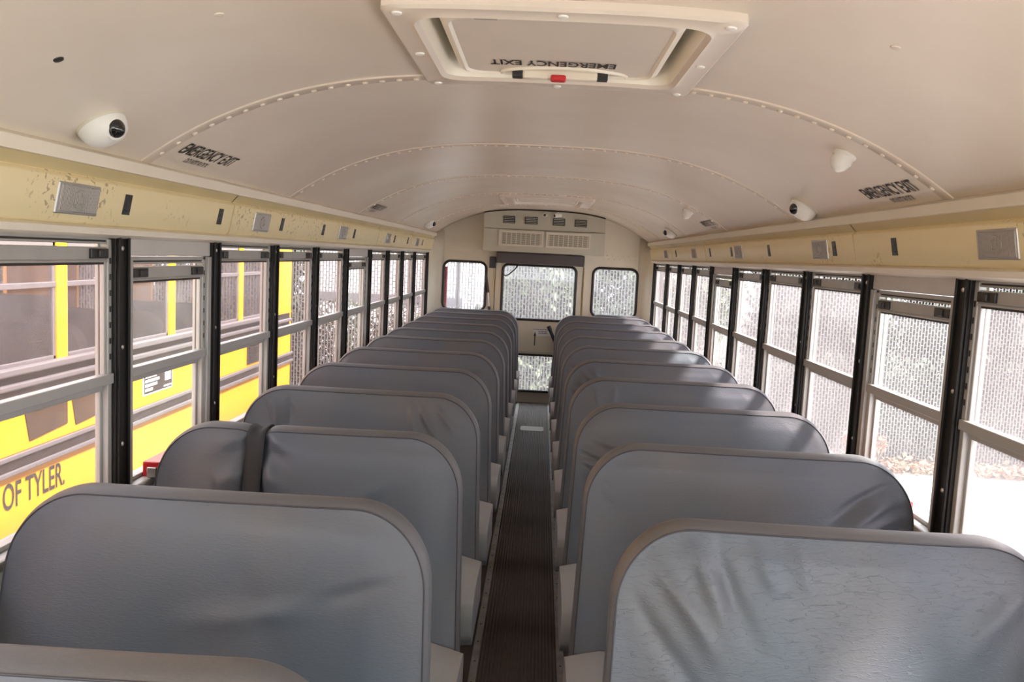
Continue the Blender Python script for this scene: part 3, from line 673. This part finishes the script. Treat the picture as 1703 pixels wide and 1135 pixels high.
# ------------------------------------------------------------------ bench seats
def folds_random(rng, W, H):
    f = []
    for side in (0, 1):
        for k in range(rng.randint(2, 4)):
            u0 = rng.uniform(.05, .16); a = rng.uniform(-75, -15)
            x = u0 if side == 0 else W-u0; ang = a if side == 0 else 180-a
            f.append((x, H-rng.uniform(.03, .16), ang, rng.uniform(.08, .22), rng.uniform(.009, .016), rng.uniform(.001, .0032)*rng.choice((1, -1, 1))))
    return f
def bench(side, ytop, label, seed, xa=None, xb=None, folds=None, crackle=False, pinch=None, zo=0., wscale=3.2, depth=.425):
    """side -1: wall at XL; xa aisle edge, xb wall edge (at the top of the back)"""
    rng = random.Random(seed)
    xa = xa if xa is not None else (-.213 if side < 0 else .170); xb = xb if xb is not None else (-1.083 if side < 0 else 1.085)
    t = thing('bench_seat', ((xa+xb)/2, ytop-.3, 0), label, 'bench seat', 'grey vinyl bench seats in two rows')
    H, r, zb = .625, .155, .340+zo
    x0, x1 = min(xa, xb), max(xa, xb); W = x1-x0; hw = W/2; xm = (x0+x1)/2
    aisle_sign = 1 if side < 0 else -1
    sag = [rng.uniform(.002, .007), rng.uniform(0, 6.28)]
    F = folds if folds is not None else folds_random(rng, W, H)
    lean = math.tan(math.radians(14.5))
    def width(v):                              # half width at height v
        w = hw
        if v > H-r: w = hw-r*.98+math.sqrt(max(0, r*r*.9604-((v-(H-r))/r*r*.98)**2))
        return w
    def shear(v): return .030*(1-v/H)          # the back is wider towards the cushion on the aisle side
    def place(u, v, dy):                       # u across from the middle, v up, dy off the back plane
        xx = xm+u
        if u*aisle_sign > 0: xx += aisle_sign*shear(v)*min(1, abs(u)/hw)
        z = zb+v - sag[0]*math.cos(u*3.1)*(v/H)**6
        if pinch is not None: z -= .016*math.exp(-((u-pinch)/.028)**2)*max(0, (v-H*.8)/(H*.2))
        return (xx, ytop-(H-v)*lean+dy, z)
    rowv = [H*(1-r/H)*i/42 for i in range(42)]+[H-r+r*math.sin(PI/2*i/24) for i in range(25)]
    NU = 112
    def disp(u, v):
        w = max(.02, width(v)); e = min(1, max(0, (w-abs(u))/.03)); e2 = min(1, max(0, (H-v)/.03))
        base = -.012*min(1, (1-abs(u)/w)*4)*min(1, max(0, (H-v)/.05))
        d = 0
        X_, Z_ = u+hw, v
        for (fx, fz, ang, L, wd, amp) in F:
            a = math.radians(ang); p, q = X_-fx, Z_-fz; al = p*math.cos(a)+q*math.sin(a); ac = -p*math.sin(a)+q*math.cos(a)+.012*math.sin(al*14+fx*30)
            tt = al/L
            if -.15 < tt < 1.15: d += amp*math.exp(-(ac/(wd*.8*(1+.8*max(0, tt))))**2)*math.sin(PI*min(1, max(0, (tt+.15)/1.3)))**1.2
        if pinch is not None:
            q = (u-pinch)/.030; d -= .013*math.exp(-q*q)
            d += .004*math.sin(v*52+abs(u-pinch)*18)*math.exp(-((abs(u-pinch)-.055)/.04)**2)*min(1, max(0, (v-.2)/.3))
        d += .0014*math.sin(u*7+seed)*math.sin(v*9+seed*2)+.0006*math.sin(u*19+v*6+seed)*math.sin(v*13-u*8+seed)
        return base - d*e*e2*wscale
    rows = []
    for v in rowv:
        w = width(v); rows.append([place(-w+2*w*i/NU, v, disp(-w+2*w*i/NU, v)) for i in range(NU+1)])
    mb = MB(); mb.grid(rows); V = M['vinylcrackle'] if crackle else M['vinyl']
    mb.build('backrest_cover', V, t, smooth='all', recalc=False)
    # border band: boundary path and its rounded section
    path = [(-width(v), v) for v in rowv]+[(u_, H) for u_ in [-width(H)+2*width(H)*i/24 for i in range(1, 24)]]+[(width(v), v) for v in reversed(rowv)]
    nrm = []
    for i in range(len(path)):
        a = path[max(0, i-1)]; b = path[min(len(path)-1, i+1)]; dx, dz = b[0]-a[0], b[1]-a[1]; l = math.hypot(dx, dz) or 1; nrm.append((-dz/l, dx/l))
    T = .072
    secs = [(0, 0), (.005, .006), (.009, .018), (.0105, .036), (.009, .054), (.005, .066), (0, T)]
    rows2 = [[place(u+n_[0]*o, v+n_[1]*o, y) for (u, v), n_ in zip(path, nrm)] for o, y in secs]
    mb = MB(); mb.grid(rows2, flip=True); mb.build('border_band', M['band'], t, smooth='all', recalc=False)
    # rear cover
    rows = []
    for v in rowv[::3]+[rowv[-1]]:
        w = width(v); rows.append([place(-w+2*w*i/16, v, T+.010*min(1, (1-abs(-1+i/8))*4)*min(1, (H-v)/.05)) for i in range(17)])
    mb = MB(); mb.grid(rows, flip=True); mb.build('rear_cover', M['vinyl'], t, smooth='all', recalc=False)
    mb = MB(); mb.tube([place(u, v, -.0008) for (u, v) in path], .0019, 6); mb.build('piping', M['piping'], t, smooth='all')
    # cushion
    c0, c1 = (x0+.0, xa+.052) if side < 0 else (xa-.052, x1)
    yb = ytop-(H-.06)*lean; yf = yb-depth
    sec = [(yf+.03, .262), (yf-.005, .30), (yf-.004, .37), (yf+.02, .412), (yf+.07, .430), (yf+.2, .436), (yb-.03, .428), (yb+.02, .41), (yb+.02, .262)]
    mb = MB(); N_ = 10; rowsx = []
    for i in range(N_+1):
        k = i/N_; x = c0+(c1-c0)*k; e = min(k, 1-k)*2; q = 1-.10*max(0, 1-e*5)**2; dz = -.014*max(0, 1-e*5)**2
        rowsx.append([(x, (yf+yb)/2+(y-(yf+yb)/2)*q, z+dz*(z > .35)+.004*math.sin(x*9+y*7+seed)*(z > .4)) for y, z in sec])
    mb.grid(rowsx, close=True); n_ = len(sec)
    mb.add(rowsx[0], [tuple(range(n_))]); mb.add(rowsx[-1], [tuple(range(n_))[::-1]])
    cu = mb.build('cushion', M['cushion'], t, smooth=True, bevel=.010, seg=3)
    # frame under the cushion, legs at the aisle, wall bracket
    fa = (xa-.03) if side < 0 else (xa+.03); fb = xb
    MB().tube([(fa, yb-.03, .245), (fa, yf+.04, .245), (fb, yf+.04, .245), (fb, yb-.03, .245)], .014, 8, True).build('frame', M['legpaint'], t, smooth=True)
    for y in (yf+.10, yb-.06):
        MB().tube([(fa, y, .245), (fa, y, .012)], .015).box(fa-.03, y-.04, 0, fa+.03, y+.04, .012).build('leg', M['legpaint'], t, smooth=True)
    MB().box(fb, yf+.04, .235, XL+.002 if side < 0 else XR-.002, yb-.03, .255).build('wall_bracket', M['legpaint'], t)
    return t, place
LY = [.968, 1.665, 2.345, 3.035, 3.72, 4.41, 5.09, 5.68, 6.27, 6.86, 7.43, 7.98]
RY = [1.675, 2.355, 3.035, 3.705, 4.38, 5.055, 5.73, 6.405, 7.08, 7.755]
LF = {1: [(.72, .47, 196, .34, .018, .003), (.80, .50, 205, .2, .012, -.003), (.5, .5, -70, .3, .03, -.002)],
      2: [(.70, .50, 200, .16, .015, .002), (.16, .50, -60, .2, .012, .003)],
      3: [(.62, .60, -70, .14, .012, .004), (.67, .60, -66, .15, .010, .004), (.72, .60, -60, .12, .01, .003), (.10, .60, -80, .12, .012, .003), (.15, .60, -75, .1, .01, -.003), (.05, .5, -60, .1, .01, .002)],
      4: [(.03, .46, -8, .10, .010, .004), (.03, .43, -4, .11, .010, .004), (.04, .50, -18, .08, .01, .003)]}
RF = {0: [(.13, .60, -62, .20, .014, .0055), (.18, .61, -60, .22, .012, -.004), (.08, .56, -58, .22, .014, .006), (.045, .50, -60, .26, .014, -.004), (.28, .61, -72, .10, .010, .003), (.34, .61, -72, .10, .010, .002), (.84, .56, 225, .22, .022, .004)],
      1: [(.88, .52, 205, .30, .016, .006), (.88, .47, 200, .34, .016, .006), (.88, .42, 202, .30, .018, .005), (.86, .56, 208, .2, .012, -.004), (.04, .55, -50, .1, .012, .002)],
      2: [(.02, .48, -15, .17, .011, .005), (.02, .44, -16, .18, .011, .006), (.03, .40, -20, .15, .012, .004), (.05, .53, -25, .15, .01, .003)],
      3: [(.09, .6, -75, .09, .011, .003), (.17, .6, -80, .08, .012, .002)],
      4: [(.05, .55, -40, .12, .010, .006), (.08, .58, -50, .12, .010, .006), (.03, .50, -30, .12, .011, .006), (.11, .60, -58, .12, .01, .004)],
      5: [(.03, .50, -20, .12, .010, .006), (.04, .54, -25, .12, .010, .006), (.03, .46, -15, .12, .01, .005)]}
DESC_L = ['partly seen grey vinyl bench, first in the row beside the yellow bus', 'large smooth grey vinyl bench, second in the row beside the yellow bus', 'grey vinyl bench with a black strap around its back, beside yellow bus']
for i, y in enumerate(LY):
    lab = DESC_L[i] if i < 3 else 'grey vinyl bench seat, %s from the front in the row beside yellow bus' % ORD[i]
    t, pl = bench(-1, y, lab, i, folds=LF.get(i), zo=(-.012 if i == 0 else -.004 if i == 1 else 0), pinch=(-.155 if i == 2 else None))
    if i == 2: STRAP = pl
DESC_R = {0: 'largest grey vinyl bench with cracked creases, first in the row by the concrete lot', 9: 'grey vinyl bench seat, tenth in the row by the concrete lot, hiding the door handle'}
for i, y in enumerate(RY):
    bench(1, y, DESC_R.get(i) or 'grey vinyl bench seat, %s from the front in the row by the concrete lot' % ORD[i], 40+i, folds=RF.get(i), crackle=(i == 0), xa=(.195 if i == 0 else None), zo=(-.008 if i == 0 else 0))
bench(1, 8.19, 'shorter grey vinyl bench in the rear corner beside the emergency door, lot side', 77, xa=.46, depth=.30)
# black strap wound around the third bench on the bus side
mb = MB(); u0 = -.155; H = .625; rows = []
for dv, dy in [(v, -.013) for v in (.05, .15, .25, .35, .45, .54, .58, .61)]+[(.630, -.010), (.643, .012), (.645, .04), (.638, .070), (.61, .088), (.5, .09), (.3, .09), (.05, .09)]:
    rows.append([STRAP(u0+a+.012*(dv-.6)*-1.2, dv, dy-.002*(abs(a) < .02)) for a in (-.026, -.013, 0, .013, .026)])
mb.grid(rows); tag(mb.build('tie_strap', M['strap'], smooth='all', solid=.004), 'black webbing strap cinched vertically around the back of a grey bench', 'strap')

# ------------------------------------------------------------------ outside: ground, verge, fence
GZ = FZ-2.42
struct(MB().box(-30, -30, GZ-.1, 30, 45, GZ).build('ground', M['concrete'], org=(0, 0, GZ)))
struct(MB().box(-28, 10.15, GZ, 28, 40, GZ+.03).build('verge', M['soil'], org=(0, 12, GZ)))
fence = thing('wire_fence', (0, 10.4, GZ), 'grey chain-link fence crossing the lot behind the bus', 'fence')
mb = MB(); px, pz = .0385, .078; z0, z1 = GZ+.12, FZ+.12
x = -6.3; k = 0
while x < 6.9:
    mb.box(x-.0062, 10.396, z0, x+.0062, 10.404, z1)
    z = z0+(pz/2 if k % 2 else 0)
    while z < z1:
        mb.box(x+.005, 10.397, z-.005, x+px-.005, 10.403, z+.005); z += pz
    x += px; k += 1
mb.build('wire_mesh', M['wire'], fence, recalc=False)
for i in range(8):
    x = -8.7+i*2.55; MB().tube([(x, 10.45, GZ), (x, 10.45, FZ+.2)], .03, 12).build('post', M['fpost'], fence, smooth=True)
MB().tube([(-9, 10.45, FZ+.15), (9.5, 10.45, FZ+.15)], .02).build('top_rail', M['fpost'], fence, smooth=True)

def leaf_cloud(seed, n, rx, ry, rz, size, lump=6):
    rng = random.Random(seed); mb = MB(); blobs = [(rng.uniform(-.62, .62)*rx, rng.uniform(-.5, .5)*ry, rng.uniform(-.68, .62)*rz, rng.uniform(.34, .46)) for _ in range(lump)]
    for i in range(n):
        bx, by, bz, br = rng.choice(blobs); d = Vector((rng.gauss(0, 1), rng.gauss(0, 1), rng.gauss(0, 1))).normalized()*rng.uniform(.35, 1.0)*br
        p = Vector((bx+d.x*rx, by+d.y*ry, bz+d.z*rz)); s_ = size*rng.uniform(.6, 1.4)
        q = Matrix.Rotation(rng.uniform(0, 6.3), 3, 'Z') @ Matrix.Rotation(rng.uniform(-1.2, 1.2), 3, 'X')
        mb.add([p+q @ Vector(c) for c in ((-s_*.5, 0, 0), (0, -s_, s_*.1), (s_*.5, 0, 0), (0, s_, -s_*.1))], [(0, 1, 2, 3)])
    return mb
def tree(x, y, w, h, m, seed, label, n=3200, leaf=.075, lift=0.):
    t = thing('tree', (x, y, GZ), label, 'tree', 'trees behind the fence')
    mb = leaf_cloud(seed, n, w/2, min(.95, w*.35), h/2, leaf, 16); mb.v = [(p[0]+x, p[1]+y, p[2]+GZ+h/2+lift) for p in mb.v]
    mb.build('foliage', M[m], t, recalc=False)
    MB().tube([(x, y, GZ), (x+.05, y, GZ+h*.3), (x-.03, y, GZ+h*.7+lift)], [.10, .08, .03]).build('trunk', M['bark'], t, smooth=True)
TREES = [(-7.6, 12.4, 2.9, 3.6, 'leaf', 'dark bushy tree behind the fence beyond the yellow bus windows'), (-4.75, 12.4, 2.7, 3.3, 'leaf', 'dark tree behind the fence just past the yellow bus tail'),
         (-.1, 12.6, 2.1, 3.2, 'leafpale', 'grey-green tree behind the fence seen through the rear door window'), (2.0, 12.6, 2.05, 3.6, 'leafpale', 'pale leafy tree behind the fence at the rear corner window'),
         (4.2, 12.6, 2.3, 3.5, 'leafgrey', 'grey-green tree behind the fence, beyond the red dry shrub'), (6.5, 12.6, 2.25, 3.6, 'leaf', 'dark green tree behind the fence between pale trees on the lot side'),
         (8.9, 12.6, 2.5, 2.2, 'leafgrey', 'low wide grey-green bush behind the fence near the tan house')]
for k, (x, y, w_, h_, m_, lab) in enumerate(TREES): tree(x, y, w_, h_, m_, k+1, lab, 11000, .08)
BACK = [(-7.4, 17.5, 5, 5.0, 'leafgrey', 'tall far grey-green tree behind the yellow bus and fence'), (1.0, 16.5, 4.6, 5.6, 'leafpale', 'tall far pale tree centred behind the rear door'), (5.6, 16.5, 4.2, 5.6, 'leafgrey', 'tall far grey-green tree behind the lot-side windows')]
for k, (x, y, w_, h_, m_, lab) in enumerate(BACK): tree(x, y, w_, h_, m_, k+21, lab, 11000, .11)
HEDGE = [(-4.5, -1.5, 1.75, 'leaf', 'low dark hedge behind the fence below the white building'), (.6, 3.4, 1.2, 'leaf', 'low green hedge at the fence foot near the rear corner'), (3.5, 7.0, 1.35, 'leaf', 'long low dark hedge behind the fence on the lot side')]
for k, (xa_, xb_, h_, m_, lab) in enumerate(HEDGE):
    t = thing('hedge', ((xa_+xb_)/2, 11.0, GZ), lab, 'hedge', 'low hedges behind the fence')
    rg = random.Random(k+60); mb = MB()
    for i in range(int(3600*(xb_-xa_))):
        p = Vector((rg.uniform(xa_, xb_), 11.0+rg.uniform(-.3, .3), GZ+.03+rg.random()**.8*h_*(.86+.14*math.sin(i*.37)))); s_ = .045*rg.uniform(.6, 1.4)
        q = Matrix.Rotation(rg.uniform(0, 6.3), 3, 'Z') @ Matrix.Rotation(rg.uniform(-1.2, 1.2), 3, 'X')
        mb.add([p+q @ Vector(c) for c in ((-s_*.5, 0, 0), (0, -s_, s_*.1), (s_*.5, 0, 0), (0, s_, -s_*.1))], [(0, 1, 2, 3)])
    mb.build('foliage', M[m_], t, recalc=False)
# buildings behind the fence
t = thing('white_building', (-2.4, 15.6, GZ), 'white low building behind the fence seen through the rear side window', 'building')
MB().box(-4.2, 15.0, GZ, -1.42, 18, GZ+2.9).build('wall', M['whitewall'], t); MB().extr([(-4.4, GZ+2.9), (-1.25, GZ+2.9), (-1.3, GZ+3.0), (-2.8, GZ+3.6), (-4.35, GZ+3.0)], 14.8, 18.2).build('roof', M['whitewall'], t)
MB().box(-4.21, 14.98, GZ+1.45, -1.41, 15.02, GZ+1.62).build('trim_band', M['roofing'], t)
t = thing('tan_house', (9.2, 16, GZ), 'tan house wall behind the fence at edge of the concrete lot', 'building')
MB().box(8.3, 16.0, GZ, 13, 19, GZ+2.5).build('wall', M['brick'], t); MB().extr([(8.0, GZ+2.5), (13.3, GZ+2.5), (10.6, GZ+3.9)], 15.7, 19.3).build('roof', M['roofing'], t); MB().box(9.0, 15.97, GZ+.9, 10.0, 16.02, GZ+1.9).build('window', M['roofing'], t)
# leaf litter and a dry shrub at the fence foot
rng = random.Random(5); mb = MB()
for i in range(5200):
    x = rng.uniform(1.2, 9.4); y = 10.16+max(-.15, min(.13, rng.gauss(0, .09))); z = GZ+.02+abs(rng.gauss(0, .07)); s_ = rng.uniform(.02, .05)
    q = Matrix.Rotation(rng.uniform(0, 6.3), 3, 'Z') @ Matrix.Rotation(rng.uniform(-1., 1.), 3, 'X')
    mb.add([Vector((x, y, z))+q @ Vector(c) for c in ((-s_*.6, 0, 0), (0, -s_, 0), (s_*.6, 0, .01), (0, s_, 0))], [(0, 1, 2, 3)])
o = tag(mb.build('fallen_leaves', M['dryleaf'], recalc=False), 'drift of dry brown leaves along the foot of the fence', 'leaves'); o['kind'] = 'stuff'
t = thing('dry_shrub', (3.95, 9.7, GZ), 'reddish dry shrub at the foot of the fence on the lot side', 'shrub')
mb = leaf_cloud(21, 900, .40, .2, .32, .035, 5); mb.v = [(p[0]+3.95, p[1]+9.7, p[2]+GZ+.34) for p in mb.v]; mb.build('foliage', M['dryshrub'], t, recalc=False)
MB().tube([(3.95, 9.7, GZ), (3.9, 9.7, GZ+.4)], .015).tube([(3.95, 9.7, GZ), (4.1, 9.68, GZ+.35)], .012).build('stem', M['bark'], t)

# ------------------------------------------------------------------ yellow school bus alongside
BX, BX2, BY0, BY1 = -2.45, -4.85, -1.6, 8.10
bus = thing('school_bus', ((BX+BX2)/2, 3, GZ), 'yellow school bus parked close alongside with black rub rails', 'bus')
bz = lambda r: FZ+r
WT, WB = bz(-.03), bz(-.645)
bp = [4.165+.637*k for k in range(-9, 6)]      # window pillars
body = MB()
for x0, x1 in ((BX-.04, BX), (BX2, BX2+.04)):
    body.box(x0, BY0, bz(-1.95), x1, BY1, WB).box(x0, BY0, WT, x1, BY1, bz(.12))
    for y in bp[:-1]: body.box(x0, y-.045, WB, x1, y+.045, WT)
    body.box(x0, bp[-1]-.045, WB, x1, BY1, WT)
body.box(BX2, BY1-.04, bz(-1.95), BX, BY1, WB-.2).box(BX2, BY1-.04, WT, BX, BY1, bz(.3))
for x in (BX2, BX2+.75, BX-1.0, BX-.25): body.box(x, BY1-.04, WB-.25, x+.25, BY1, WT+.05)
body.build('body', M['yellow'], bus, bevel=.006)
rp = [(BX, bz(.10))]+[(BX-1.2+1.2*math.cos(PI*i/20), bz(.10)+.42*math.sin(PI*i/20)**.8) for i in range(1, 20)]+[(BX2, bz(.10))]
MB().extr(rp+[(BX2+.03, bz(.10))]+[(x*1+(.02 if x < BX-1.2 else -.02), z-.03) for x, z in reversed(rp[1:-1])]+[(BX-.03, bz(.10))], BY0, BY1).build('roof', M['yellow'], bus, smooth=True)
MB().box(BX2+.04, BY0, bz(-1.52), BX-.04, BY1-.04, bz(-1.48)).build('floor_deck', M['vehdark'], bus)
MB().box(BX-.075, BY0, bz(-1.5), BX-.045, BY1-.05, WB).box(BX2+.045, BY0, bz(-1.5), BX2+.075, BY1-.05, WB).build('inner_lining', M['vehdark'], bus)
for i in range(len(bp)-1):
    a, b = bp[i]+.045, bp[i+1]-.045
    f = MB(); x = BX-.012
    f.box(x-.02, a, WB, x, a+.022, WT).box(x-.02, b-.022, WB, x, b, WT).box(x-.02, a, WT-.07, x, b, WT).box(x-.02, a, WB, x, b, WB+.03)
    f.box(x-.018, a, bz(-.268), x+.004, b, bz(-.240))
    fo = f.build('window_frame', M['railsilver'], bus, bevel=.003)
    MB().box(x-.012, a+.01, WB+.01, x-.009, b-.01, WT).build('pane', M['yglass'], fo)
def rail(z0, z1, black=True, name='rub_rail'):
    o = MB().extr([(BX, z0), (BX+.012, z0), (BX+.018, z0+.012), (BX+.018, z1-.012), (BX+.012, z1), (BX, z1)], BY0, BY1-.03).build(name, M['black'], bus)
    for z in (z0+.004, z1-.012): MB().box(BX+.014, BY0, z-.008, BX+.030, BY1-.03, z+.016).build('rail_edge', M['railsilver'], o, bevel=.005)
rail(bz(-1.135), bz(-1.045)); rail(bz(-1.535), bz(-1.435)); rail(bz(-1.83), bz(-1.74))
MB().box(BX, BY0, bz(-.815), BX+.008, BY1-.1, bz(-.655)).build('rail_band', M['black'], bus)
MB().box(BX+.004, BY0, bz(-.665), BX+.045, bp[-1], bz(-.628)).box(BX+.004, BY0, bz(-.735), BX+.032, BY1-.1, bz(-.705)).build('window_ledge', M['railsilver'], bus, bevel=.008)
for a, b in ((3.82, 4.195), (4.222, 4.60)):  # dark brown patches on the bus side, modelled as thin plates
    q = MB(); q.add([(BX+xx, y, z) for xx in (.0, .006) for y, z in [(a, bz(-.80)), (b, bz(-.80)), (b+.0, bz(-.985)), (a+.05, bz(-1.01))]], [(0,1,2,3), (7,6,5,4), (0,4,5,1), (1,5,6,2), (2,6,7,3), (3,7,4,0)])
    q.build('dark_side_patch', M['brownpatch'], bus, bevel=.004)
text_mb('OF TYLER.', lambda a, b, d: (BX+d, 3.665+a, bz(-1.305)+b), .50, .128, .003, .012).build('lettering', M['ink'], bus, recalc=False)
sg = MB().box(BX, 5.02, bz(-.985), BX+.004, 5.43, bz(-.835)).build('warning_sticker', M['ywhite'], bus)
MB().box(BX+.003, 5.035, bz(-.975), BX+.0055, 5.42, bz(-.84)).build('sticker_field', M['black'], sg)
q = MB(); rng = random.Random(3)
for k, wd in enumerate((.15, .19, .16, .10)):
    z = bz(-.868-.028*k); y = 5.045
    while y < 5.045+wd:
        l = rng.uniform(.012, .022); q.box(BX+.005, y, z-.009, BX+.0065, min(y+l, 5.045+wd), z+.009); y += l+.003
q.box(BX+.005, 5.315, bz(-.925), BX+.0065, 5.40, bz(-.868)).box(BX+.005, 5.30, bz(-.965), BX+.0065, 5.41, bz(-.955))
q.build('sticker_print', M['ywhite'], sg)
vt = MB().box(BX, 6.85, bz(-1.02), BX+.012, 7.28, bz(-.76)).build('side_vent', M['black'], bus, bevel=.004)
q = MB()
for k in range(7): q.box(BX+.010, 6.87, bz(-.99+.033*k), BX+.024, 7.26, bz(-.978+.033*k))
q.build('vent_louver', M['black'], vt)
for k in range(7):
    y = .6+k*.98
    for xa_, xb_ in ((BX-.12, BX-1.0), (BX2+.12, BX2+1.0)):
        pr = rrect(min(xa_, xb_), bz(-1.45), max(xa_, xb_), bz(-.50), .14, 5)
        MB().plate(pr, [], y, y+.10).build('bench_back', M['yseat'], bus, bevel=.02)
for y in (.4, 6.3):
    for x in (BX-.32, BX2+.06):
        m = Matrix.Translation((x, y, GZ+.5)) @ Matrix.Rotation(PI/2, 4, 'Y')
        w_ = MB().lathe(m, [(.30, 0), (.46, .0), (.50, .05), (.50, .21), (.46, .26), (.30, .26)], 32).build('wheel', M['rubber'], bus, smooth=True)

# ------------------------------------------------------------------ light and camera
w = bpy.data.worlds.new('sky'); S.world = w; w.use_nodes = True; nt = w.node_tree
bg = nt.nodes['Background']; bg.inputs['Color'].default_value = (.93, .96, 1.0, 1); bg.inputs['Strength'].default_value = 3.2
sun = bpy.data.lights.new('sun', 'SUN'); sun.energy = 9.; sun.angle = math.radians(6); sun.color = (1, .95, .86)
so = bpy.data.objects.new('sun', sun); COL.objects.link(so); so.rotation_euler = Vector((.56, -.16, .81)).to_track_quat('Z', 'Y').to_euler()

yaw, pit, rol = (math.radians(a) for a in (1.80982, 5.846773, 2.8))
fw = Vector((-math.sin(yaw)*math.cos(pit), math.cos(yaw)*math.cos(pit), -math.sin(pit)))
rt = Vector((math.cos(yaw), math.sin(yaw), 0)); up = rt.cross(fw)
r2 = rt*math.cos(rol)+up*math.sin(rol); u2 = up*math.cos(rol)-rt*math.sin(rol)
cam = bpy.data.cameras.new('camera'); cam.sensor_width = 36; cam.lens = 1375/1703*36; cam.clip_start = .02
co = bpy.data.objects.new('camera', cam); COL.objects.link(co)
mw = Matrix((r2, u2, -fw)).transposed().to_4x4(); mw.translation = (0, 0, FZ); co.matrix_world = mw
S.camera = co
S.view_settings.view_transform = 'Standard'; S.view_settings.look = 'None'; S.view_settings.gamma = 1; S.view_settings.use_curve_mapping = False
S.view_settings.exposure = 1.05
S.cycles.max_bounces = 12; S.cycles.diffuse_bounces = 6; S.cycles.transparent_max_bounces = 24; S.cycles.use_denoising = True
